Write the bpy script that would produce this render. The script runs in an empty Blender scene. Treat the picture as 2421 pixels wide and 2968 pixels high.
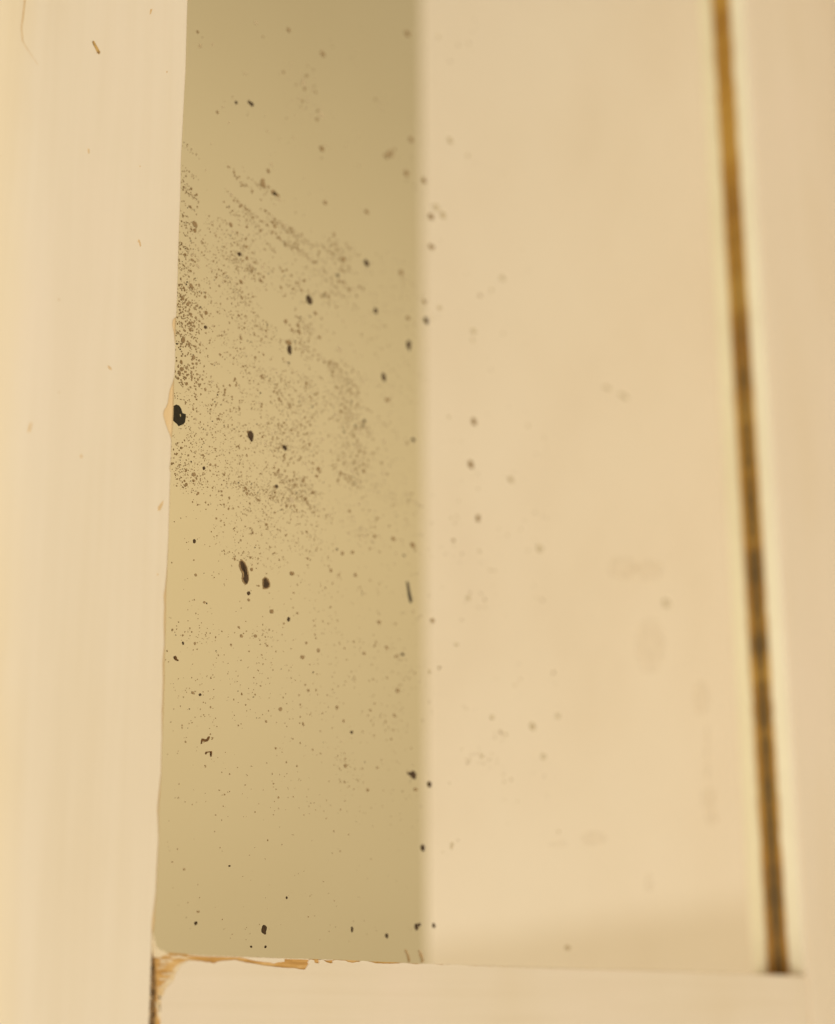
import bpy, bmesh, math, random
from mathutils import Matrix, Vector, noise
# A corner of an old foxed mirror set in a cream painted wooden frame.  World: the silvering lies in y = 0,
# x runs right, z up; the tables below are in millimetres.
CAM = {"loc":[-0.072712,-0.096934,-0.005163],"R":[[0.684465,-0.72903,-0.004852],[-0.158419,-0.155225,0.975094],[-0.711626,-0.666649,-0.221738]]}
CORE_EDGE = [[-3.977,88.548],[-3.986,85.266],[-3.92,77.899],[-4.019,72.53],[-4.031,70.59],[-4.077,68.681],[-4.005,65.89],[-4.009,59.857],[-3.958,55.795],[-3.971,52.444],[-3.941,49.883],[-3.948,48.253],[-3.897,45.201],[-3.886,44.042],[-3.971,42.578],[-3.973,40.869],[-4.035,39.77],[-3.95,39.455],[-3.962,38.007],[-3.952,36.025],[-3.936,33.938],[-3.93,31.236],[-3.984,29.17],[-3.917,26.734],[-3.902,24.716],[-3.904,23.116],[-3.845,21.71],[-3.849,20.184],[-3.845,16.85],[-3.823,13.924],[-3.91,11.989],[-3.969,11.013],[-3.837,8.738],[-3.866,6.304],[-3.885,4.435],[-3.96,3.112],[-3.954,2.202],[-4.051,1.397],[-4.169,0.331],[-4.164,-1.254],[-4.146,-3.848],[-4.15,-5.951],[-4.076,-9.036]]
PAINT_EDGE = [[-4.016,88.525],[-4.009,85.252],[-3.939,77.889],[-4.038,72.521],[-4.057,70.577],[-4.096,68.672],[-4.023,65.882],[-4.028,59.849],[-3.976,55.788],[-4.004,53.726],[-4.341,53.374],[-4.39,52.774],[-4.183,52.205],[-3.986,50.989],[-3.959,49.877],[-3.952,48.347],[-4.138,47.522],[-4.335,47.013],[-4.458,46.468],[-4.564,45.552],[-4.727,45.124],[-4.929,44.808],[-4.982,44.355],[-4.739,43.714],[-4.425,43.094],[-4.078,42.546],[-4.044,40.848],[-4.142,39.739],[-4.021,39.435],[-4.033,37.988],[-4.022,36.007],[-4.007,33.921],[-4.035,31.212],[-4.139,29.492],[-4.281,28.721],[-4.168,27.712],[-4.194,26.678],[-4.117,25.668],[-4.04,24.69],[-4.145,23.074],[-4.051,21.675],[-4.021,20.157],[-4.042,19.039],[-3.947,16.836],[-3.924,13.912],[-4.078,11.972],[-4.137,10.996],[-3.938,8.729],[-4.0,6.295],[-4.018,4.427],[-4.159,3.102],[-4.284,2.188],[-4.281,1.389],[-4.234,0.329],[-4.229,-1.256],[-4.212,-3.848],[-4.215,-5.95],[-4.141,-9.034]]
RAIL_CORE = [[-3.264,-9.059],[-3.498,-5.957],[-3.58,-2.56],[-3.816,-0.189],[-2.583,-0.208],[1.026,-0.327],[4.907,-0.309],[9.562,-0.333],[12.61,-0.316],[16.82,-0.302],[19.786,-0.353],[23.486,-0.359],[25.603,-0.405],[33.815,-0.418],[51.706,-0.395],[70.253,-0.303],[99.566,-0.331],[99.723,-7.319],[99.811,-12.031]]
RAIL_PAINT = [[-2.904,-9.069],[-3.136,-5.96],[-3.134,-3.712],[-2.705,-2.866],[-2.121,-2.436],[-1.898,-2.14],[-1.844,-1.793],[-1.618,-1.522],[-1.362,-1.142],[-0.925,-0.971],[-0.66,-0.749],[0.1,-0.758],[1.044,-0.817],[1.502,-0.861],[1.894,-0.935],[2.386,-0.786],[2.884,-0.692],[4.111,-0.607],[5.104,-0.751],[6.033,-0.842],[7.162,-0.987],[8.65,-1.069],[9.851,-1.13],[10.831,-1.139],[11.346,-1.216],[11.903,-1.234],[12.139,-0.997],[12.335,-0.731],[12.252,-0.587],[12.41,-0.379],[12.611,-0.359],[12.935,-0.425],[12.978,-0.629],[13.222,-0.682],[13.506,-0.675],[13.585,-0.468],[13.421,-0.384],[13.746,-0.347],[14.033,-0.369],[14.404,-0.567],[14.9,-0.644],[15.148,-0.609],[15.187,-0.401],[15.394,-0.336],[16.694,-0.365],[16.991,-0.478],[17.5,-0.526],[18.442,-0.414],[18.613,-0.319],[19.655,-0.386],[20.62,-0.516],[21.952,-0.517],[23.532,-0.451],[23.76,-0.384],[24.447,-0.4],[25.603,-0.468],[26.727,-0.412],[27.01,-0.405],[27.484,-0.395],[29.16,-0.454],[30.867,-0.417],[31.361,-0.406],[33.814,-0.451],[40.695,-0.441],[51.704,-0.43],[70.25,-0.342],[99.379,-0.378],[99.363,-7.315],[99.452,-12.021]]
FLAKES = [[[4.541,-0.332],[9.562,-0.347],[9.568,-0.62],[8.91,-0.664],[8.375,-0.79],[7.915,-0.715],[7.344,-0.7],[6.439,-0.636],[5.466,-0.491],[4.91,-0.393]],[[-0.608,-0.302],[1.027,-0.341],[2.729,-0.337],[4.541,-0.332],[4.542,-0.388],[2.731,-0.393],[1.029,-0.409],[-0.606,-0.356]],[[9.64,-0.345],[12.328,-0.322],[12.329,-0.381],[11.729,-0.381],[9.641,-0.388]],[[13.705,-0.318],[15.269,-0.31],[15.187,-0.356],[14.443,-0.389],[13.991,-0.355]]]
LUMP = [[[-4.216,1.391],[-3.771,0.29],[-3.494,0.033],[-3.09,-0.089],[-2.58,-0.261],[-2.507,-0.42],[-3.14,-0.463],[-3.398,-0.655],[-3.997,-0.565],[-4.234,0.329]],[[-3.46,-0.763],[-2.631,-0.663],[-2.123,-0.757],[-2.218,-0.893],[-3.12,-0.941]],[[-3.568,-1.321],[-2.774,-1.225],[-2.968,-1.388],[-3.492,-1.557]],[[-3.215,-1.817],[-2.084,-1.69],[-1.675,-1.79],[-2.744,-1.941]],[[-3.462,-2.243],[-2.536,-2.123],[-2.06,-2.275],[-3.059,-2.369]],[[-3.581,-1.031],[-2.951,-0.99],[-2.447,-1.058],[-3.111,-1.153]],[[-3.533,-2.875],[-3.042,-2.765],[-2.839,-2.841],[-3.43,-2.979]]]
TAN = [[[-3.489,-3.137],[-3.049,-2.606],[-2.398,-2.227],[-2.084,-1.69],[-1.834,-1.205],[-1.268,-0.925],[-0.593,-0.694],[-0.073,-0.762],[-0.746,-1.182],[-1.412,-1.598],[-1.458,-2.133],[-2.117,-2.542],[-2.702,-2.946],[-3.072,-3.607],[-3.391,-3.871]],[[-2.607,-0.422],[-1.459,-0.419],[-0.082,-0.519],[-1.11,-0.625],[-2.128,-0.624]],[[-3.348,-3.346],[-3.067,-3.738],[-3.082,-4.917],[-3.291,-4.656]],[[-3.583,-4.003],[-3.391,-3.871],[-3.209,-4.263],[-3.126,-5.439],[-3.329,-5.308]]]
DIRT = [[[-3.929,-0.616],[-3.535,-0.553],[-3.421,-0.894],[-3.604,-1.243],[-3.872,-1.169]],[[-3.967,-1.25],[-3.697,-1.403],[-3.57,-2.034],[-3.745,-2.562],[-3.946,-2.46]],[[-3.935,-2.722],[-3.547,-2.56],[-3.447,-3.347],[-3.597,-3.689],[-3.967,-3.482]],[[-3.982,-3.874],[-3.597,-3.689],[-3.462,-4.525],[-3.609,-4.916],[-3.98,-4.655]],[[-4.022,-5.175],[-3.456,-4.655],[-3.302,-5.178],[-3.388,-6.217],[-4.008,-6.211]]]
MARKS = {"dark":[[[-13.81,75.494],[-13.644,75.619],[-13.422,75.372],[-13.203,75.157],[-12.981,74.909],[-13.07,74.626],[-13.248,74.697],[-13.471,74.977],[-13.729,75.271]]],"tan":[[[-13.704,65.343],[-13.569,65.343],[-13.517,65.014],[-13.647,64.919]],[[-8.327,59.235],[-8.187,59.293],[-8.068,59.02],[-8.019,58.749],[-8.124,58.705],[-8.209,58.993],[-8.355,59.061]],[[-10.765,46.857],[-10.56,46.806],[-10.349,46.634],[-10.515,46.577],[-10.723,46.689]],[[-5.231,36.115],[-4.965,36.488],[-4.731,36.793],[-4.785,36.414],[-5.009,35.871],[-5.25,35.748]],[[-17.642,39.098],[-17.501,39.77],[-17.354,39.844],[-17.417,39.396],[-17.538,38.902]],[[-12.914,38.438],[-12.756,38.484],[-12.775,38.245],[-12.902,38.208]],[[-8.474,66.215],[-8.401,66.216],[-8.432,66.102],[-8.504,66.101]],[[-6.058,76.733],[-5.983,76.738],[-6.014,76.582],[-6.09,76.577]],[[-8.086,81.846],[-7.87,82.04],[-7.995,81.477],[-8.101,81.346]],[[-5.083,30.32],[-4.981,30.372],[-4.975,30.226],[-5.078,30.202]],[[-21.313,54.626],[-20.954,54.66],[-20.817,54.421],[-21.04,54.148],[-21.338,54.11]]]}
CRACK = [[-20.169,76.586],[-20.222,75.906],[-20.266,74.587],[-20.34,73.257],[-20.173,72.133],[-19.689,71.533],[-19.145,71.027],[-18.733,70.607]]
SPOTS = [[8.145,47.769,0.349,0.523,3],[12.392,47.835,0.274,0.244,3],[15.299,64.364,0.387,0.494,3],[23.289,71.616,0.39,0.359,3],[12.8,58.135,0.249,0.503,3],[12.662,58.796,0.373,0.252,1],[24.655,66.755,0.285,0.328,3],[29.679,64.682,0.299,0.557,3],[25.877,59.685,0.286,0.431,3],[10.392,74.028,0.374,0.261,2],[8.951,74.426,0.306,0.467,2],[10.708,73.959,0.499,0.156,1],[10.316,33.914,0.291,0.414,3],[13.222,30.998,0.179,0.208,3],[11.14,31.317,0.233,0.183,2],[10.925,2.316,0.305,0.374,3],[21.69,2.738,0.125,0.288,3],[26.298,2.329,0.197,0.226,3],[30.069,18.319,0.42,0.413,3],[29.512,18.35,0.278,0.146,3],[30.409,16.855,0.28,0.193,2],[32.464,17.62,0.287,0.343,3],[31.415,11.135,0.281,0.334,3],[30.456,3.313,0.274,0.325,3],[30.87,3.562,0.172,0.186,3],[32.956,3.554,0.211,0.235,3],[3.377,2.54,0.152,0.159,3],[49.295,25.958,0.46,0.441,0],[42.406,25.969,0.288,0.237,0],[53.954,27.843,0.401,0.301,-1],[51.135,22.797,0.388,0.342,-1],[40.113,59.149,0.442,0.414,2],[39.522,53.927,0.437,0.509,2],[46.399,54.05,0.466,0.315,0],[40.604,47.965,0.365,0.402,2],[33.372,77.709,0.474,0.295,2],[34.629,70.818,0.32,0.235,0],[32.429,68.499,0.386,0.342,3],[32.217,70.645,0.309,0.23,2],[69.522,71.817,0.875,0.363,-1],[65.881,71.731,0.754,0.298,-1],[2.804,43.0,0.163,0.159,3],[1.696,42.09,0.214,0.203,2],[11.452,43.634,0.179,0.191,3],[1.981,35.891,0.159,0.199,3],[0.309,24.977,0.153,0.17,3],[2.485,56.678,0.166,0.166,3],[7.603,28.298,0.168,0.156,2],[9.238,28.611,0.171,0.157,2],[12.397,22.295,0.205,0.202,2],[13.554,35.527,0.272,0.212,1],[8.334,32.471,0.199,0.181,3],[8.352,31.837,0.141,0.136,2],[15.035,27.671,0.242,0.208,2],[21.9,37.263,0.198,0.197,2],[20.109,39.075,0.196,0.197,2],[25.208,33.106,0.238,0.198,2],[27.88,26.567,0.278,0.197,2],[28.589,30.412,0.246,0.15,3],[23.137,29.519,0.199,0.146,2],[26.302,30.689,0.206,0.173,2],[16.162,63.228,0.195,0.208,2],[26.235,85.578,0.372,0.292,2],[26.907,86.189,0.45,0.351,2],[30.286,54.018,0.259,0.216,3],[28.521,72.667,0.336,0.283,2],[26.377,57.267,0.358,0.215,2],[5.143,68.251,0.203,0.225,2],[6.284,65.65,0.234,0.199,3],[54.55,2.05,0.467,0.28,0],[7.015,82.385,0.182,0.158,3],[7.324,82.329,0.244,0.211,3],[5.395,81.508,0.179,0.156,3],[16.746,93.029,0.342,0.285,2],[11.968,93.252,0.26,0.223,2],[3.142,79.32,0.144,0.153,2],[0.493,86.655,0.142,0.154,2],[30.192,89.484,0.389,0.3,2],[36.693,92.512,0.449,0.337,0],[29.399,84.952,0.384,0.354,2],[32.268,85.385,0.395,0.299,1],[17.31,75.999,0.269,0.217,2],[16.76,81.915,0.336,0.275,1],[34.219,82.923,0.578,0.432,-1],[35.333,82.456,0.51,0.379,0],[33.331,81.403,0.477,0.356,1],[29.637,102.589,0.394,0.311,1],[9.656,76.069,0.217,0.209,2],[3.302,30.549,0.133,0.11,2],[2.255,32.842,0.132,0.132,2],[3.124,22.165,0.131,0.128,3],[2.334,22.209,0.13,0.127,2],[6.856,7.583,0.107,0.082,3],[1.993,6.956,0.101,0.1,2],[3.596,3.511,0.128,0.1,2],[13.511,5.223,0.104,0.128,3],[9.482,0.776,0.109,0.103,3],[11.128,0.826,0.111,0.124,3],[21.489,21.415,0.193,0.141,3],[20.686,18.045,0.19,0.185,2],[19.556,23.572,0.19,0.14,2],[15.817,24.61,0.152,0.138,2],[17.047,28.691,0.186,0.187,2],[30.143,42.341,0.363,0.262,1],[27.285,42.32,0.283,0.207,1],[21.487,39.501,0.198,0.149,1],[23.264,77.576,0.285,0.225,1],[40.34,70.144,0.45,0.321,-1],[45.651,78.805,0.478,0.336,-1],[77.144,45.925,0.902,0.524,-1],[38.823,38.489,0.354,0.242,-1],[33.076,34.828,0.296,0.259,2],[51.375,47.067,0.563,0.472,-1],[36.795,32.947,0.276,0.189,-1]]
HOLE = [[-1.026,47.698],[-0.753,47.899],[-0.515,48.09],[-0.206,48.075],[0.07,47.821],[0.216,47.486],[0.571,47.485],[0.582,47.221],[0.514,46.666],[0.155,46.327],[-0.128,46.141],[-0.311,46.296],[-0.534,46.378],[-0.756,46.459],[-0.969,46.317]]
FLECK = [[-0.112,47.268],[-0.026,47.333],[0.051,47.168],[0.012,47.041],[-0.061,47.094]]
SHAPES = [[[7.238,35.249],[7.463,35.334],[7.736,35.18],[7.988,34.827],[8.037,34.513],[7.964,34.227],[8.208,34.173],[8.247,33.75],[8.149,33.404],[7.965,33.267],[7.718,33.47],[7.604,33.714],[7.784,33.97],[7.801,34.298],[7.489,34.443],[7.307,34.725]],[[10.166,34.286],[10.385,34.357],[10.585,34.106],[10.741,33.921],[10.707,33.608],[10.504,33.454],[10.135,33.352],[10.047,33.55],[10.121,33.894]],[[3.358,17.864],[3.384,18.187],[3.465,18.347],[3.626,18.35],[3.814,18.315],[3.999,18.37],[4.116,18.587],[4.276,18.659],[4.307,18.493],[4.189,18.296],[4.044,18.156],[3.821,18.096],[3.632,18.171],[3.512,18.055],[3.458,17.848]],[[3.857,17.103],[3.914,17.24],[4.124,17.287],[4.372,17.339],[4.596,17.369],[4.604,17.149],[4.562,16.894],[4.438,16.868],[4.406,17.074],[4.425,17.246],[4.103,17.185],[3.984,17.02],[3.872,17.005]],[[10.924,31.452],[11.31,31.553],[11.345,31.212],[10.933,31.106]],[[0.183,25.039],[0.299,25.15],[0.459,25.089],[0.516,24.898],[0.701,24.83],[0.644,24.719],[0.474,24.739],[0.253,24.8]]]
HALO = [[[7.159,35.23],[7.392,35.469],[7.799,35.325],[8.108,34.855],[8.286,34.299],[8.329,33.714],[8.151,33.329],[7.94,33.175],[7.586,33.388],[7.471,33.685],[7.566,34.083],[7.288,34.451],[7.118,34.789]],[[9.935,34.18],[10.245,34.468],[10.619,34.387],[10.864,34.003],[10.873,33.622],[10.575,33.36],[10.028,33.22],[9.965,33.533]]]
STICK = [[29.187,38.235],[29.472,38.196],[29.682,37.317],[30.035,36.264],[29.747,35.999],[29.465,36.655]]
CURLS = [[[28.756,1.121],[28.997,1.128],[29.333,0.613],[29.523,-0.038],[29.281,-0.109],[29.091,0.475]],[[30.651,1.077],[30.897,1.15],[31.287,0.665],[31.529,0.108],[31.133,-0.133],[31.037,0.261]]]
SMUDGES = [[[70.984,49.252],[70.508,48.392],[69.32,47.578],[67.754,47.029],[66.234,46.888],[65.157,47.183],[64.796,47.834],[65.244,48.672],[66.391,49.481],[67.944,50.045],[69.492,50.208],[70.61,49.919]],[[76.389,40.344],[75.806,38.365],[74.516,36.778],[72.88,36.003],[71.338,36.227],[70.287,37.377],[69.994,39.15],[70.538,41.089],[71.786,42.689],[73.42,43.518],[75.002,43.334],[76.095,42.17]],[[77.156,50.344],[76.624,49.517],[75.293,48.705],[73.538,48.128],[71.835,47.935],[70.629,48.169],[70.224,48.765],[70.723,49.568],[72.003,50.372],[73.741,50.964],[75.476,51.181],[76.733,50.955]],[[86.235,35.072],[85.87,33.799],[85.104,32.798],[84.147,32.332],[83.256,32.521],[82.665,33.307],[82.526,34.484],[82.877,35.744],[83.63,36.752],[84.587,37.238],[85.492,37.063],[86.097,36.269]],[[86.963,21.897],[86.641,21.117],[85.912,20.499],[84.974,20.207],[84.08,20.315],[83.465,20.792],[83.289,21.51],[83.599,22.28],[84.316,22.901],[85.252,23.204],[86.157,23.104],[86.785,22.626]],[[62.68,14.753],[62.304,14.333],[61.328,13.969],[60.025,13.759],[58.747,13.757],[57.832,13.96],[57.512,14.313],[57.87,14.725],[58.816,15.087],[60.108,15.304],[61.403,15.315],[62.349,15.114]],[[71.72,10.014],[71.556,9.435],[71.193,8.998],[70.729,8.82],[70.289,8.946],[69.989,9.342],[69.908,9.902],[70.069,10.478],[70.428,10.917],[70.892,11.1],[71.336,10.977],[71.639,10.579]],[[87.071,19.423],[86.806,18.903],[86.178,18.483],[85.362,18.276],[84.575,18.336],[84.026,18.643],[83.858,19.116],[84.116,19.631],[84.733,20.051],[85.547,20.264],[86.342,20.21],[86.901,19.902]],[[55.072,13.408],[54.826,13.174],[54.178,12.965],[53.305,12.838],[52.445,12.826],[51.824,12.931],[51.603,13.124],[51.841,13.355],[52.476,13.562],[53.342,13.692],[54.211,13.708],[54.846,13.604]],[[85.58,27.993],[85.342,26.081],[85.046,24.675],[84.769,24.143],[84.586,24.621],[84.544,25.983],[84.655,27.872],[84.891,29.788],[85.189,31.217],[85.469,31.767],[85.654,31.284],[85.695,29.899]]]
REGIONS = [[[[-1.118,71.061],[1.084,72.085],[1.521,60.175],[-0.65,59.325]],26,9,0.222,0.102,1],[[[-0.989,59.67],[1.393,60.609],[1.757,50.718],[-0.596,49.932]],36,9,0.262,0.1308,2],[[[-0.702,49.897],[1.757,50.718],[2.094,41.563],[-0.336,40.888]],16,7,0.301,0.0817,1],[[[-0.267,74.971],[0.398,75.294],[0.464,73.556],[-0.2,73.24]],2,5,0.18,0.0809,1],[[[1.127,67.857],[7.498,69.24],[7.772,59.246],[1.481,58.228]],44,8,0.362,0.0768,1],[[[4.458,71.351],[8.969,71.235],[9.021,69.185],[4.522,69.347]],9,9,0.277,0.1064,1],[[[9.897,71.185],[15.98,71.028],[15.989,70.39],[9.912,70.566]],14,9,0.287,0.1194,1],[[[11.181,69.649],[15.023,69.363],[15.031,68.836],[11.192,69.132]],8,9,0.286,0.124,1],[[[4.948,65.099],[9.112,65.563],[9.137,64.554],[4.979,64.112]],8,9,0.321,0.1331,1],[[[4.953,74.399],[12.343,74.642],[12.375,73.06],[5.0,72.877]],9,4,0.282,0.1221,2],[[[7.515,68.607],[17.651,70.342],[17.731,63.977],[7.68,62.586]],26,7,0.426,0.0852,1],[[[1.481,58.228],[10.146,60.76],[10.45,47.985],[1.927,46.109]],60,8,0.403,0.0762,1],[[[10.27,55.542],[16.503,57.693],[16.649,47.599],[10.501,45.823]],50,8,0.418,0.0929,1],[[[7.064,42.945],[16.068,43.967],[16.085,42.891],[7.094,41.921]],22,9,0.363,0.0862,1],[[[11.413,45.36],[16.348,46.368],[16.407,42.436],[11.499,41.538]],22,9,0.322,0.0966,1],[[[12.599,61.937],[16.096,63.255],[16.162,58.863],[12.685,57.638]],12,8,0.331,0.1041,1],[[[0.324,45.619],[11.031,48.891],[11.207,41.223],[0.606,38.451]],44,8,0.396,0.066,1],[[[6.005,40.326],[16.713,43.155],[16.798,37.321],[6.174,34.859]],36,7,0.45,0.0765,1],[[[-0.502,46.28],[15.32,51.204],[15.417,45.266],[-0.284,40.902]],30,7,0.446,0.0669,1],[[[17.306,71.168],[20.348,72.439],[20.399,66.487],[17.382,65.324]],14,9,0.343,0.1128,1],[[[18.461,58.369],[21.821,59.529],[21.855,54.28],[18.52,53.224]],20,9,0.387,0.1017,1],[[[19.183,52.92],[23.226,54.189],[23.258,46.931],[19.258,45.831]],24,9,0.386,0.1108,1],[[[17.646,70.77],[30.491,75.065],[30.293,43.162],[18.018,41.03]],70,8,0.593,0.0939,0],[[[22.239,47.162],[30.322,47.877],[30.312,46.285],[22.248,45.634]],8,7,0.393,0.0983,0],[[[19.3,41.847],[26.025,42.267],[26.025,41.755],[19.305,41.352]],6,7,0.288,0.0958,0],[[[12.39,88.553],[15.356,90.121],[15.429,85.382],[12.481,83.903]],9,5,0.394,0.1574,0],[[[33.919,106.865],[42.52,111.712],[42.414,107.035],[33.872,102.412]],3,2,0.565,0.2259,0],[[[0.203,77.486],[33.785,94.286],[33.63,79.758],[0.647,65.674]],22,2,0.395,0.1234,0],[[[0.957,88.288],[30.677,105.037],[30.6,92.693],[1.325,78.048]],14,2,0.4,0.1199,0],[[[-1.209,37.977],[19.284,43.335],[19.507,22.162],[-0.421,19.26]],120,2,0.439,0.0702,2],[[[-0.774,27.633],[30.954,33.893],[30.809,14.052],[-0.078,11.104]],120,2,0.447,0.067,2],[[[9.737,29.252],[11.473,29.59],[11.504,28.221],[9.772,27.898]],3,7,0.264,0.0793,2],[[[19.537,19.38],[23.379,19.881],[23.396,16.13],[19.576,15.708]],7,5,0.367,0.0917,1],[[[2.007,22.583],[3.207,22.779],[3.238,21.926],[2.039,21.736]],2,5,0.208,0.0834,2],[[[-0.445,13.906],[30.833,17.436],[30.719,1.794],[0.111,0.801]],70,1,0.218,0.0568,2],[[[18.788,30.059],[30.943,32.361],[30.858,20.857],[18.912,19.299]],40,2,0.378,0.0898,1],[[[15.457,42.823],[31.049,46.942],[30.943,32.361],[15.676,29.469]],60,2,0.382,0.0812,1],[[[31.88,58.007],[53.702,64.983],[52.617,38.167],[31.678,34.036]],16,3,0.744,0.1436,0],[[[31.644,29.952],[54.217,33.935],[53.312,12.998],[31.486,11.237]],14,2,0.615,0.1332,0],[[[35.588,22.985],[45.338,24.33],[45.211,20.103],[35.529,18.962]],5,3,0.507,0.1317,0],[[[32.149,89.828],[51.271,99.039],[50.034,63.81],[31.88,58.007]],9,2,0.661,0.1541,0],[[[0.21,28.689],[5.23,29.706],[5.681,15.869],[0.753,15.276]],14,3,0.292,0.0627,2]]
PANEL_Y = -97.84
BAND = [[-86.34,8.09],[-23.48,12.34]]
MM = 0.001
random.seed(7)
scene = bpy.context.scene
C = scene.collection

# ---------------------------------------------------------------- camera
cam_d = bpy.data.cameras.new('camera')
cam = bpy.data.objects.new('camera', cam_d); C.objects.link(cam)
rx, ry, rz = [Vector(v) for v in CAM['R']]
m = Matrix((rx, ry, rz)).transposed().to_4x4()
m.translation = Vector(CAM['loc'])
cam.matrix_world = m
cam_d.sensor_fit = 'HORIZONTAL'; cam_d.sensor_width = 24.0
cam_d.lens = 4158.73 / 2421 * 24.0
cam_d.shift_y = 516.0 / 2421
cam_d.clip_start = 0.002; cam_d.clip_end = 50
cam_d.dof.use_dof = True
cam_d.dof.focus_distance = 0.1265
cam_d.dof.aperture_fstop = (cam_d.lens / 3.0)
cam_d.dof.aperture_blades = 0
scene.camera = cam

# ---------------------------------------------------------------- light
w = bpy.data.worlds.new('World'); scene.world = w; w.use_nodes = True
bg = w.node_tree.nodes['Background']
bg.inputs['Color'].default_value = (1.0, 0.86, 0.64, 1); bg.inputs['Strength'].default_value = 0.53
def area(name, loc, target, size, power, col):
    d = bpy.data.lights.new(name, 'AREA'); d.shape = 'DISK'; d.size = size; d.energy = power; d.color = col
    o = bpy.data.objects.new(name, d); C.objects.link(o); o.location = loc
    o.rotation_euler = (Vector(target) - Vector(loc)).to_track_quat('-Z', 'Y').to_euler()
    return o
area('room_lamp', (-0.47, -0.49, -0.24), (0.02, 0, 0.03), 0.36, 3.05, (1.0, 0.905, 0.755))
wl = area('wall_fill_light', (-2.0, -0.30, 0.10), (0.95, -0.9, 0.50), 0.20, 3.7, (1.0, 0.85, 0.62))  # unseen fill light, added to brighten the reflected wall
wl.data.spread = math.radians(32)
scene.view_settings.view_transform = 'Standard'; scene.view_settings.look = 'None'
scene.view_settings.exposure = 0; scene.view_settings.gamma = 1
scene.render.engine = 'CYCLES'

# ---------------------------------------------------------------- materials
def mat(name):
    mt = bpy.data.materials.new(name); mt.use_nodes = True
    nt = mt.node_tree; return mt, nt, nt.nodes['Principled BSDF']
def N(nt, typ, **kw):
    n = nt.nodes.new(typ)
    for k_, v in kw.items(): setattr(n, k_, v)
    return n
def coords(nt, scale):
    tc = N(nt, 'ShaderNodeTexCoord'); mp = N(nt, 'ShaderNodeMapping'); mp.inputs['Scale'].default_value = scale
    nt.links.new(tc.outputs['Object'], mp.inputs['Vector']); return mp.outputs['Vector']
def ramp(nt, src, stops):
    r = N(nt, 'ShaderNodeValToRGB'); e = r.color_ramp.elements
    e[0].position, e[0].color = stops[0][0], (*stops[0][1], 1)
    e[1].position, e[1].color = stops[-1][0], (*stops[-1][1], 1)
    for p, c in stops[1:-1]:
        x = e.new(p); x.color = (*c, 1)
    nt.links.new(src, r.inputs['Fac']); return r.outputs['Color']
def nz(nt, vec, scale, detail=3, rough=.55):
    n = N(nt, 'ShaderNodeTexNoise'); n.inputs['Scale'].default_value = scale; n.inputs['Detail'].default_value = detail
    n.inputs['Roughness'].default_value = rough; nt.links.new(vec, n.inputs['Vector']); return n.outputs['Fac']
def mix(nt, a, b, f, mode='MIX'):
    n = N(nt, 'ShaderNodeMix', data_type='RGBA', blend_type=mode)
    n.inputs[0].default_value = f if isinstance(f, float) else 0.5
    if not isinstance(f, float): nt.links.new(f, n.inputs[0])
    for s, v in ((n.inputs[6], a), (n.inputs[7], b)):
        if isinstance(v, tuple): s.default_value = (*v, 1)
        else: nt.links.new(v, s)
    return n.outputs[2]
def paint_mat(name, grain, base=(.80, .735, .60), bump=.4):
    mt, nt, b = mat(name)
    streak = nz(nt, coords(nt, grain), 900, 4)
    broad = nz(nt, coords(nt, (1, 1, .45)), 60, 3)
    mid = nz(nt, coords(nt, grain), 220, 3)
    c1 = ramp(nt, broad, [(.30, (base[0]*.975, base[1]*.962, base[2]*.93)), (.55, base), (.75, (base[0]*1.02, base[1]*1.01, base[2]*1.03))])
    c2 = ramp(nt, streak, [(.25, (.975, .968, .95)), (.6, (1, 1, 1))])
    c3 = ramp(nt, mid, [(.3, (.985, .98, .965)), (.6, (1, 1, 1))])
    c = mix(nt, c1, c2, 1.0, 'MULTIPLY'); c = mix(nt, c, c3, 1.0, 'MULTIPLY')
    # fly specks and grime: few, tiny, tan
    vor = N(nt, 'ShaderNodeTexVoronoi'); vor.inputs['Scale'].default_value = 330
    nt.links.new(coords(nt, (1, 1, 1)), vor.inputs['Vector'])
    near = N(nt, 'ShaderNodeMath', operation='LESS_THAN'); near.inputs[1].default_value = .035
    nt.links.new(vor.outputs['Distance'], near.inputs[0])
    gate = N(nt, 'ShaderNodeMath', operation='GREATER_THAN'); gate.inputs[1].default_value = .60
    sp = N(nt, 'ShaderNodeSeparateColor'); nt.links.new(vor.outputs['Color'], sp.inputs[0]); nt.links.new(sp.outputs[0], gate.inputs[0])
    mul = N(nt, 'ShaderNodeMath', operation='MULTIPLY'); nt.links.new(near.outputs[0], mul.inputs[0]); nt.links.new(gate.outputs[0], mul.inputs[1])
    m2 = N(nt, 'ShaderNodeMath', operation='MULTIPLY'); m2.inputs[1].default_value = .35; nt.links.new(mul.outputs[0], m2.inputs[0])
    c = mix(nt, c, (.52, .36, .18), m2.outputs[0])
    nt.links.new(c, b.inputs['Base Color'])
    b.inputs['Roughness'].default_value = .42
    b.inputs['Specular IOR Level'].default_value = .35
    bp = N(nt, 'ShaderNodeBump'); bp.inputs['Strength'].default_value = bump; bp.inputs['Distance'].default_value = .00004
    add = N(nt, 'ShaderNodeMath', operation='ADD'); nt.links.new(streak, add.inputs[0]); nt.links.new(mid, add.inputs[1])
    nt.links.new(add.outputs[0], bp.inputs['Height']); nt.links.new(bp.outputs['Normal'], b.inputs['Normal'])
    return mt
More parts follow.
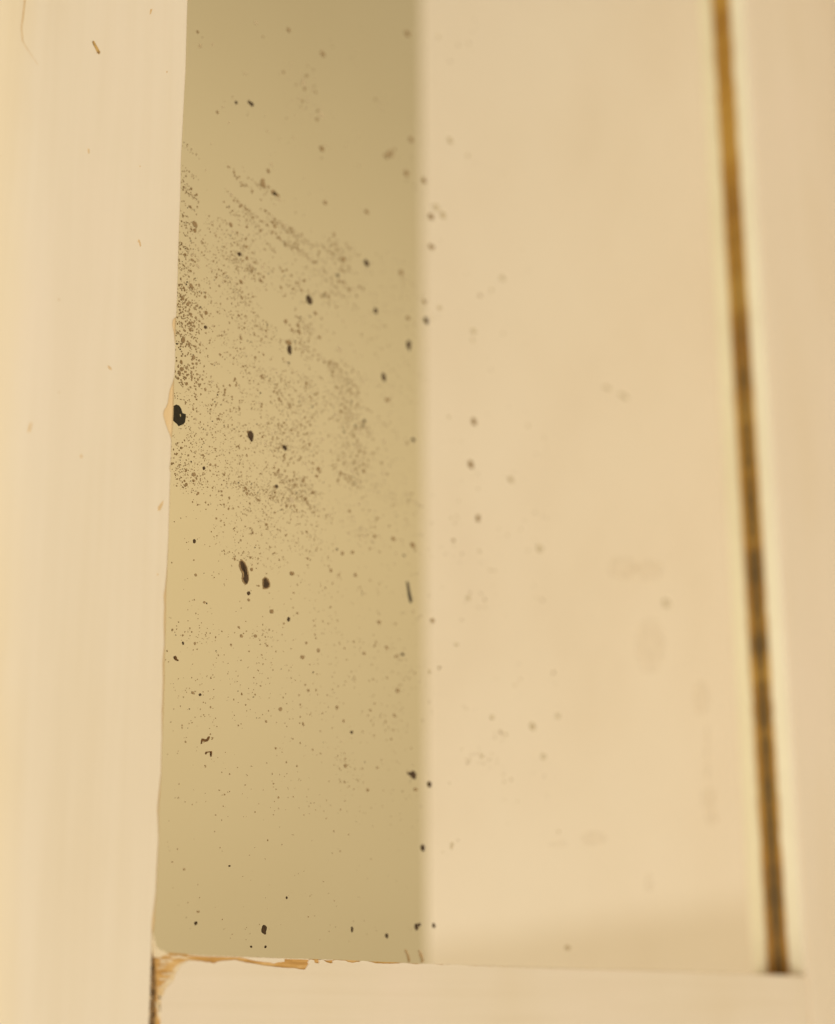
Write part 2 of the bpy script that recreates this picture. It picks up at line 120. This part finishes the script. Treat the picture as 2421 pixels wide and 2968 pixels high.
def noise_mat(name, stops, grain, scale, rough=.7, bump=.3):
    mt, nt, b = mat(name)
    f = nz(nt, coords(nt, grain), scale, 4)
    nt.links.new(ramp(nt, f, stops), b.inputs['Base Color']); b.inputs['Roughness'].default_value = rough
    bp = N(nt, 'ShaderNodeBump'); bp.inputs['Strength'].default_value = bump; bp.inputs['Distance'].default_value = .00005
    nt.links.new(f, bp.inputs['Height']); nt.links.new(bp.outputs['Normal'], b.inputs['Normal'])
    return mt
M = {}
def yellowed(m_):
    nt = m_.node_tree; b = nt.nodes['Principled BSDF']; src = b.inputs['Base Color'].links[0].from_socket
    sx = N(nt, 'ShaderNodeSeparateXYZ'); nt.links.new(coords(nt, (1, 1, 1)), sx.inputs[0])
    ad = N(nt, 'ShaderNodeMath', operation='MULTIPLY_ADD'); ad.inputs[1].default_value = .004
    nt.links.new(nz(nt, coords(nt, (1, 1, .3)), 160), ad.inputs[0]); sk = N(nt, 'ShaderNodeMath', operation='MULTIPLY_ADD'); sk.inputs[1].default_value = .052
    nt.links.new(sx.outputs['Z'], sk.inputs[0]); nt.links.new(sx.outputs['X'], sk.inputs[2]); nt.links.new(sk.outputs[0], ad.inputs[2])
    mr = N(nt, 'ShaderNodeMapRange', interpolation_type='SMOOTHSTEP')
    mr.inputs['From Min'].default_value = -.0130; mr.inputs['From Max'].default_value = -.0158
    nt.links.new(ad.outputs[0], mr.inputs['Value'])
    nt.links.new(mix(nt, src, mix(nt, src, (.99, .968, .895), 1.0, 'MULTIPLY'), mr.outputs[0]), b.inputs['Base Color'])
M['paint_v'] = paint_mat('cream_paint_upright', (1, 1, .035), base=(.82, .746, .645))
M['paint_left'] = paint_mat('cream_paint_yellowed_outside', (1, 1, .035), base=(.85, .788, .698)); yellowed(M['paint_left'])
M['paint_h'] = paint_mat('cream_paint_level', (.035, 1, 1), base=(.815, .742, .640))
M['putty'] = noise_mat('old_putty', [(.35, (.66, .50, .30)), (.6, (.80, .70, .53))], (1, 1, 1), 1500)
M['wood'] = noise_mat('bare_wood', [(.30, (.42, .22, .06)), (.50, (.60, .36, .12)), (.68, (.74, .52, .25))], (.12, 1, 1), 2600)
M['wood_pale'] = noise_mat('primed_wood', [(.3, (.77, .57, .32)), (.6, (.84, .67, .43))], (1, 1, .3), 900)
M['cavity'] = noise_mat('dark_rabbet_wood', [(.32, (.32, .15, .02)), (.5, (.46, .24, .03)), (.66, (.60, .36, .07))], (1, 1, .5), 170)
M['edge'] = noise_mat('pale_gloss_edge', [(.3, (.83, .77, .59)), (.6, (.89, .84, .66))], (1, 1, .3), 260, .35, .1)
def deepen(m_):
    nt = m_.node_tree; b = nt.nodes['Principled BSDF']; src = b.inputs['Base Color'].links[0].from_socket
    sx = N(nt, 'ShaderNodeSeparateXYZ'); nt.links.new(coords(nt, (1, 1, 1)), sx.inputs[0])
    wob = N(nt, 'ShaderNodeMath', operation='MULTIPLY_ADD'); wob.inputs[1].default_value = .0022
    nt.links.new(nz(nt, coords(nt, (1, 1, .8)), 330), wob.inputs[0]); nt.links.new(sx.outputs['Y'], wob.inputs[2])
    mr = N(nt, 'ShaderNodeMapRange', interpolation_type='SMOOTHSTEP')      # darker core where the glass meets the wood
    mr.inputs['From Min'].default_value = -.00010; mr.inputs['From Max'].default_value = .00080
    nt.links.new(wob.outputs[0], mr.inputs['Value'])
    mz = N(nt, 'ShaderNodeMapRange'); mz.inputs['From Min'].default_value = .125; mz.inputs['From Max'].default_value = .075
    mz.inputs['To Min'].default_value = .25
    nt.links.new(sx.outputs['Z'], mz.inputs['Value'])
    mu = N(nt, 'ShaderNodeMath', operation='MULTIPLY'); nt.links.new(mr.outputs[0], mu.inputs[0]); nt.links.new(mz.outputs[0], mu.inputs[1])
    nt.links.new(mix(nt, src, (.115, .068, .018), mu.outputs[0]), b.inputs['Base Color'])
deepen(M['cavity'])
M['dirt'] = noise_mat('packed_dirt', [(.35, (.10, .06, .025)), (.65, (.32, .20, .09))], (1, 1, 1), 2500)
M['tan'] = noise_mat('tan_mark', [(.35, (.66, .47, .25)), (.65, (.74, .57, .35))], (1, 1, 1), 1500)
M['worn'] = noise_mat('paint_worn_thin', [(.36, (.70, .52, .28)), (.52, (.78, .65, .45)), (.66, (.80, .72, .57))], (.25, 1, 1), 1900)
M['brown'] = noise_mat('brown_mark', [(.40, (.22, .12, .03)), (.60, (.62, .42, .16))], (1, 1, 1), 3500)
def spot_mat(name, a, b_, rough=.6):
    return noise_mat(name, [(.35, a), (.65, b_)], (1, 1, 1), 2500, rough, .1)
M['spot0'] = spot_mat('foxing_pale', (.55, .46, .31), (.61, .52, .36))
M['spot1'] = spot_mat('foxing_light', (.27, .175, .08), (.35, .245, .125))
M['spot2'] = spot_mat('foxing_brown', (.32, .225, .12), (.39, .285, .16))
M['spot3'] = spot_mat('foxing_dark', (.035, .018, .008), (.075, .040, .018), .4)
M['faint'] = spot_mat('foxing_faint', (.62, .54, .39), (.66, .58, .43))
M['rust'] = spot_mat('rust_brown', (.10, .045, .012), (.17, .08, .022))
M['hole'] = spot_mat('silver_loss_black', (.006, .005, .004), (.015, .012, .008), .3)
M['fleck'] = spot_mat('hole_fleck', (.45, .40, .22), (.6, .5, .3))
mt, nt, b = mat('aged_silvering')
b.inputs['Metallic'].default_value = 1; b.inputs['Roughness'].default_value = .012
f = nz(nt, coords(nt, (1, 1, 1)), 45, 3)
nt.links.new(ramp(nt, f, [(.3, (.945, .915, .83)), (.7, (.965, .94, .865))]), b.inputs['Base Color'])
M['silver'] = mt
M['panel'] = noise_mat('cream_door_paint', [(.25, (.84, .745, .62)), (.45, (.88, .79, .672)), (.6, (.89, .805, .69))], (1, 1, .6), 38, .5, .1)
_nt = M['panel'].node_tree                           # the lower margin darkens softly towards the bottom
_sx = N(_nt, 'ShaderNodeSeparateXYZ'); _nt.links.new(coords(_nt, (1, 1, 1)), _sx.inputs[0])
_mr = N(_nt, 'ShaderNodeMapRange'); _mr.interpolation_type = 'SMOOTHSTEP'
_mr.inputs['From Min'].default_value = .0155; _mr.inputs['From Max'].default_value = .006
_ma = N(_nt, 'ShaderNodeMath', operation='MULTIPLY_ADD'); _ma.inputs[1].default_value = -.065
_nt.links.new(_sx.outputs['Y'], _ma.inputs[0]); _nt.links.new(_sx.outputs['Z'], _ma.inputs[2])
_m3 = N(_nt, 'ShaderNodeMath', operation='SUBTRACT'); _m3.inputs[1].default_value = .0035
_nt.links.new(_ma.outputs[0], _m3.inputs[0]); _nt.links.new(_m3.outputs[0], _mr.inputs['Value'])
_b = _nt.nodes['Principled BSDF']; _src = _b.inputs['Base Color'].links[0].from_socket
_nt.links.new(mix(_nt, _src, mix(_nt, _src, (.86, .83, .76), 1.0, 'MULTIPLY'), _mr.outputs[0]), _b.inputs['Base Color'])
M['panel_low'] = noise_mat('cream_skirting_paint', [(.3, (.70, .60, .43)), (.6, (.76, .66, .49))], (1, 1, 1), 60, .5, .1)
M['wall'] = noise_mat('plaster_wall', [(.35, (.765, .672, .462)), (.65, (.78, .688, .478))], (.3, 1, 1), 4, .9, .1)
M['backing'] = noise_mat('backing_board', [(.3, (.16, .10, .05)), (.6, (.22, .14, .07))], (1, 1, 1), 300)

# ---------------------------------------------------------------- mesh helpers
def link(name, verts, faces, material, parent=None, smooth=False):
    me = bpy.data.meshes.new(name); me.from_pydata(verts, [], faces)
    bm = bmesh.new(); bm.from_mesh(me); bmesh.ops.recalc_face_normals(bm, faces=bm.faces); bm.to_mesh(me); bm.free()
    me.materials.append(material)
    if smooth:
        for p in me.polygons: p.use_smooth = True
    o = bpy.data.objects.new(name, me); C.objects.link(o)
    if parent: o.parent = parent
    return o
def empty(name, label, cat, loc=(0, 0, 0)):
    o = bpy.data.objects.new(name, None); C.objects.link(o); o.location = loc; o.empty_display_size = .01
    o['label'] = label; o['category'] = cat
    return o
def prism(name, pts, y0, y1, material, parent, bevel=0, wob=0):
    """an outline in the xz plane (mm) given thickness from y0 (front) to y1"""
    n = len(pts)
    v = [(p[0]*MM, y0*MM, p[1]*MM) for p in pts] + [(p[0]*MM, y1*MM, p[1]*MM) for p in pts]
    me = bpy.data.meshes.new(name); bm = bmesh.new()
    vs = [bm.verts.new(q) for q in v]
    f0 = bm.faces.new(vs[:n]); f1 = bm.faces.new(vs[n:][::-1])
    for i in range(n):
        j = (i+1) % n; bm.faces.new((vs[i], vs[i+n], vs[j+n], vs[j]))
    bmesh.ops.recalc_face_normals(bm, faces=bm.faces)
    if bevel:
        bmesh.ops.bevel(bm, geom=[e for e in f0.edges], offset=bevel*MM, segments=2, affect='EDGES', clamp_overlap=True)
    bmesh.ops.triangulate(bm, faces=[f for f in bm.faces if len(f.verts) > 4])
    bm.to_mesh(me); bm.free(); me.materials.append(material)
    o = bpy.data.objects.new(name, me); C.objects.link(o)
    if parent: o.parent = parent
    return o
def box(name, lo, hi, material, parent=None, bevel=0):
    bm = bmesh.new(); bmesh.ops.create_cube(bm, size=1)
    for v in bm.verts:
        v.co = Vector([(lo[i] + (v.co[i] + .5) * (hi[i] - lo[i])) * MM for i in range(3)])
    if bevel: bmesh.ops.bevel(bm, geom=list(bm.edges), offset=bevel*MM, segments=3, affect='EDGES')
    me = bpy.data.meshes.new(name); bm.to_mesh(me); bm.free(); me.materials.append(material)
    o = bpy.data.objects.new(name, me); C.objects.link(o)
    if parent: o.parent = parent
    return o
def interp(tab, z):
    """x of an edge table (x, z) at height z; z falls along the table"""
    for (x0, z0), (x1, z1) in zip(tab, tab[1:]):
        if z0 >= z >= z1: return x0 + (x1 - x0) * ((z0 - z) / max(z0 - z1, 1e-6))
    return tab[0][0] if z > tab[0][1] else tab[-1][0]

T = 4.2                                             # frame thickness in front of the silvering
frame = empty('framed_mirror', 'old mirror spotted with brown foxing in a cream painted wooden frame with chipped edges', 'mirror')

# ---------------------------------------------------------------- left stile: wood core and its paint coat
def loft(name, edge, profile, lip, material, parent, jitter=0, zs=None):
    """profile: (distance left of the edge in mm, y in mm); the edge follows the table"""
    zs = zs or [92 - i * .22 for i in range(int((92 + 12) / .22))]
    verts, faces = [], []
    yb = min(p[1] for p in profile[:5])
    for z in zs:
        xe = interp(edge, z)
        if jitter: xe += jitter * (noise.noise(Vector((0, 3, z * 1.7))) + .6 * noise.noise(Vector((0, 9, z * 5.1))))
        row = [(xe * MM, lip * MM, z * MM), ]
        for dx, y in profile:
            x = xe - dx if dx < .5 else -4.2 - dx
            if dx >= .5: y = hump(dx, yb, z)
            row.append((x * MM, y * MM, z * MM))
        verts += row
    n = len(profile) + 1
    for i in range(len(zs) - 1):
        for k in range(n - 1):
            a = i * n + k; faces.append((a, a + 1, a + n + 1, a + n))
    return link(name, verts, faces, material, parent, smooth=True)
def hump(dx, y0, z=40):
    """cross-section of the stile: flat face, then a round nosing to the left"""
    s = max(0, dx - 9.2 - .052 * z)
    return y0 + .016 * s ** 2.25
prof_core = [(.0, -T), (.2, -T)] + [(d, -T) for d in (1, 3, 5, 7, 9, 11, 13, 15, 17, 19, 21, 23, 25, 27)]
stile = loft('stile', CORE_EDGE, prof_core, -.05, M['wood_pale'], frame, jitter=.02)
stile['label'] = 'wide left upright of the frame with a rounded outer side'
c = .16
prof_paint = [(.0, -T - c*.3), (.03, -T - c*.75), (.09, -T - c), (.2, -T - c)] + [(d * .5, -T - c) for d in range(2, 56)]
loft('paint_coat', PAINT_EDGE, prof_paint, -T + .01, M['paint_left'], stile, jitter=.022)
for n_, (key, mm_) in enumerate((('dark', 'brown'), ('tan', 'tan'))):
    for p in MARKS[key]:
        prism('paint_chip', p, hump(-4.2 - p[0][0], -T - c, p[0][1]) - .035, hump(-4.2 - p[0][0], -T - c, p[0][1]) + .05, M[mm_], stile)
# hairline crack in the paint at the top
cv, cf = [], []
for i, (x, z) in enumerate(CRACK):
    wd = .05 * (1 - i / len(CRACK)) + .02
    y = hump(-4.2 - x, -T - c, z) - .02
    cv += [((x - wd) * MM, y * MM, z * MM), ((x + wd) * MM, y * MM, z * MM)]
for i in range(len(CRACK) - 1): cf.append((2*i, 2*i+1, 2*i+3, 2*i+2))
link('hairline_crack', cv, cf, M['tan'], stile)

# ---------------------------------------------------------------- bottom rail
def rough_line(pts, amp, seed, step=.25):
    out = []
    for i, (a, b_) in enumerate(zip(pts, pts[1:] + pts[:1])):
        d = math.dist(a, b_); k = max(1, int(d / step)) if d < 60 else max(1, int(d / 3))
        for j in range(k):
            t = j / k; x = a[0] + (b_[0]-a[0])*t; z = a[1] + (b_[1]-a[1])*t
            q = Vector((x * 2.3, seed, z * 2.3))
            out.append((x + amp*noise.noise(q), z + amp*noise.noise(q + Vector((5, 5, 5)))))
    return out
rail = prism('rail', RAIL_CORE, -T, -.05, M['wood'], frame)
rail['label'] = 'bottom rail with chipped upper edge'
prism('paint_coat', rough_line(RAIL_PAINT, .035, 2.0), -T - .14, -T + .01, M['paint_h'], rail)
for p in FLAKES: prism('paint_flake', rough_line(p, .02, 4.0, .12), -T - .10, -T + .01, M['paint_h'], rail)
for p in LUMP: prism('putty_lump', rough_line(p, .04, 6.0, .12), -T - .08, -T + .01, M['putty'], rail)
for p in TAN: prism('worn_paint', rough_line(p, .09, 8.0, .10), -T - .05, -T + .01, M['worn'], rail)
for p in DIRT: prism('packed_dirt', rough_line(p, .07, 9.0, .12), -T + .10, -T + .35, M['dirt'], rail)
# joint filler behind the gap between stile and rail
prism('joint_filler', [(-5.2, -.2), (-2.6, -.2), (-2.6, -9), (-5.2, -9)], -T + .3, -.3, M['tan'], rail)

# ---------------------------------------------------------------- right stile with its rabbet
G = 1.52
rs = box('stile', (100, -T, -9), (190, -G, 200), M['wood_pale'], frame)
rs['label'] = 'right upright of the frame beside the dark gap'
# paint: front face and inner edge, a thin L-shaped coat with a rounded arris
verts, faces = [], []
zs = [-9 + i * 1.1 for i in range(190)]
arc = [(100 - .12 + .5*(1 - math.cos(a)) , -T - .12 + .5*(1 - math.sin(a))) for a in [math.pi/2 * k_/6 for k_ in range(7)]]
for z in zs:
    j = .10 * noise.noise(Vector((1, 2, z * .25))) + .06 * noise.noise(Vector((1, 2, z * 1.1)))
    row = [(100, -G - .05 + j), (99.88, -G - .08 + j)] + [(x, y) for x, y in arc] + [(103, -T - .12), (120, -T - .12), (190, -T - .12)]
    verts += [(x * MM, y * MM, z * MM) for x, y in row]
n = 12
for i in range(len(zs) - 1):
    for k_ in range(n - 1):
        a = i * n + k_; faces.append((a, a + 1, a + n + 1, a + n))
link('paint_coat', verts, faces, M['paint_v'], rs, smooth=True)
v2, f2 = [], []
for z in zs:
    j = .22 * noise.noise(Vector((1, 2, z * .25))) + .26 * noise.noise(Vector((1, 2, z * .9)))
    v2 += [(99.86 * MM, (-G - .16 + j) * MM, z * MM), (99.86 * MM, (-T + .45) * MM, z * MM), (99.95 * MM, (-T + .40) * MM, z * MM)]
for i in range(len(zs) - 1):
    for k_ in range(2):
        a = i * 3 + k_; f2.append((a, a + 1, a + 4, a + 3))
link('inner_edge', v2, f2, M['edge'], rs)
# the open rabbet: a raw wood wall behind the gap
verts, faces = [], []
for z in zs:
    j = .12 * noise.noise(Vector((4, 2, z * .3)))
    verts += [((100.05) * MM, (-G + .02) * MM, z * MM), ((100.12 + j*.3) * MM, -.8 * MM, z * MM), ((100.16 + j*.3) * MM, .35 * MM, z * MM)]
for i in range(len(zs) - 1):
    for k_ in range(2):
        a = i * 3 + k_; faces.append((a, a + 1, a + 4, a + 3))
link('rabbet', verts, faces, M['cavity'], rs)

# ---------------------------------------------------------------- the mirror
pane = box('mirror_glass', (-12, 0, -8), (100.30, 2.0, 205), M['silver'], frame)
box('backing_board', (-20, 2.1, -9), (112, 4.0, 206), M['backing'], frame)
def blob(bm, x, z, rx_, rz_, y, n=8, irr=.22, rot=0):
    vs = []
    ph = random.random() * 6.28
    for k_ in range(n):
        a = k_ / n * 2 * math.pi
        r = 1 + irr * (random.random() - .5) * 2 * .7 + irr * .5 * math.sin(2*a + ph)
        px, pz = rx_ * r * math.cos(a), rz_ * r * math.sin(a)
        px, pz = px * math.cos(rot) - pz * math.sin(rot), px * math.sin(rot) + pz * math.cos(rot)
        vs.append(bm.verts.new(((x + px) * MM, y * MM, (z + pz) * MM)))
    bm.faces.new(vs)
def emit(name, bm, material, parent):
    bmesh.ops.recalc_face_normals(bm, faces=bm.faces)
    me = bpy.data.meshes.new(name); bm.to_mesh(me); bm.free(); me.materials.append(material)
    o = bpy.data.objects.new(name, me); C.objects.link(o); o.parent = parent
    return o
for x, z, a, b_, t in SPOTS:
    bm = bmesh.new()
    blob(bm, x, z, a, b_, -.030, n=14, irr=.16)
    if t == 3 and b_ > .2 and random.random() < .6: blob(bm, x + a*.35, z - b_*.8, a*.5, b_*.35, -.031, n=9, irr=.3)
    emit('foxing_spot', bm, M['faint' if t < 0 else 'spot%d' % t], pane)
def flat(name, pts, y, material, rough=.012):
    q = rough_line(pts, rough, y, .06)
    bm = bmesh.new(); f_ = bm.faces.new([bm.verts.new((p[0]*MM, y*MM, p[1]*MM)) for p in q])
    bmesh.ops.triangulate(bm, faces=[f_])
    return emit(name, bm, material, pane)
o = flat('silver_hole', HOLE, -.034, M['hole'], .03); o['label'] = 'large black hole in the silvering against the left stile'
flat('pale_fleck', FLECK, -.038, M['fleck'])  # small pale fleck inside the black hole
for p in HALO: flat('rust_halo', p, -.026, M['spot1'])
for i, p in enumerate(SHAPES): flat('foxing_spot', p, -.034, M['spot3' if i < 2 else ('spot1' if i == 4 else 'rust')])
flat('foxing_scratch', STICK, -.034, M['hole'])
sm, snt, sb = mat('hazy_smudge')
sb.inputs['Base Color'].default_value = (.55, .36, .13, 1); sb.inputs['Roughness'].default_value = .8
rp = ramp(snt, nz(snt, coords(snt, (1, 1, 1)), 500), [(.2, (.01, .01, .01)), (.8, (.085, .085, .085))])
snt.links.new(rp, sb.inputs['Alpha'])
for i, p in enumerate(SMUDGES): flat('smudge', p, -.030 - .002 * (i % 4), sm, .45)
for p in CURLS: flat('paint_smear', p, -.03, M['worn'])

# fine foxing: thousands of pinhead specks, in clusters
bms = [bmesh.new() for _ in range(4)]
taken = {}
def free(x, z, s):
    """specks mostly keep clear of one another, as pinholes in the silver do"""
    k = (int(x / .4), int(z / .4))
    for i_ in (-1, 0, 1):
        for j_ in (-1, 0, 1):
            for (a, b_, c_) in taken.get((k[0] + i_, k[1] + j_), ()):
                if (a - x)**2 + (b_ - z)**2 < (.95 * (c_ + s))**2: return False
    taken.setdefault(k, []).append((x, z, s)); return True
for (quad, ncl, per, spread, size, tone) in REGIONS:
    for _ in range(int(ncl * 2.1)):
        u, v = random.random(), random.random()
        a, b_, c_, d_ = quad
        cx = (a[0]*(1-u) + b_[0]*u)*(1-v) + (d_[0]*(1-u) + c_[0]*u)*v
        cz = (a[1]*(1-u) + b_[1]*u)*(1-v) + (d_[1]*(1-u) + c_[1]*u)*v
        streak = per > 3
        for k_ in range(max(1, int(random.gauss(per, per * .35)))):
            if streak:                                   # the foxing runs in slanting wipe marks
                al, ac = random.gauss(0, 2.6 * spread), random.gauss(0, .50 * spread)
                x, z = cx + al * .93 - ac * .1, cz - al * .30 + ac
            else:
                x, z = cx + random.gauss(0, 1.2 * spread), cz + random.gauss(0, 1.2 * spread)
            s = size * math.exp(random.gauss(-.32, .50)) * .75
            if x < -4.5 or not free(x, z, s): continue
            tt = min(2, max(0, tone + random.choice((-1, 0, 0, 0, 1))))
            if random.random() < .04 and tone: tt = 3; s *= .8
            blob(bms[tt], x, z, s * random.uniform(.8, 1.25), s * random.uniform(.8, 1.35), -.016 - .003*tt, n=7, irr=.2)
            if random.random() < .16:
                blob(bms[tt], x + s*random.uniform(-1.2, 1.2), z - s*random.uniform(.5, 1.5), s*.7, s*.8, -.0175 - .003*tt, n=6, irr=.25)
for i, bm in enumerate(bms):
    o = emit('foxing_specks', bm, M['spot%d' % i], pane); o['kind'] = 'stuff'

# ---------------------------------------------------------------- what the mirror reflects
panel = empty('side_panel', 'plain cream painted board filling the right part of the mirror reflection', 'panel')
XP = 135
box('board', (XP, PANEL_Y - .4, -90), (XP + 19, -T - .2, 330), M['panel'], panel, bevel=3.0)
wall = box('room_wall', (-400, -940, -700), (2200, -900, 1500), M['wall'])
wall['kind'] = 'structure'
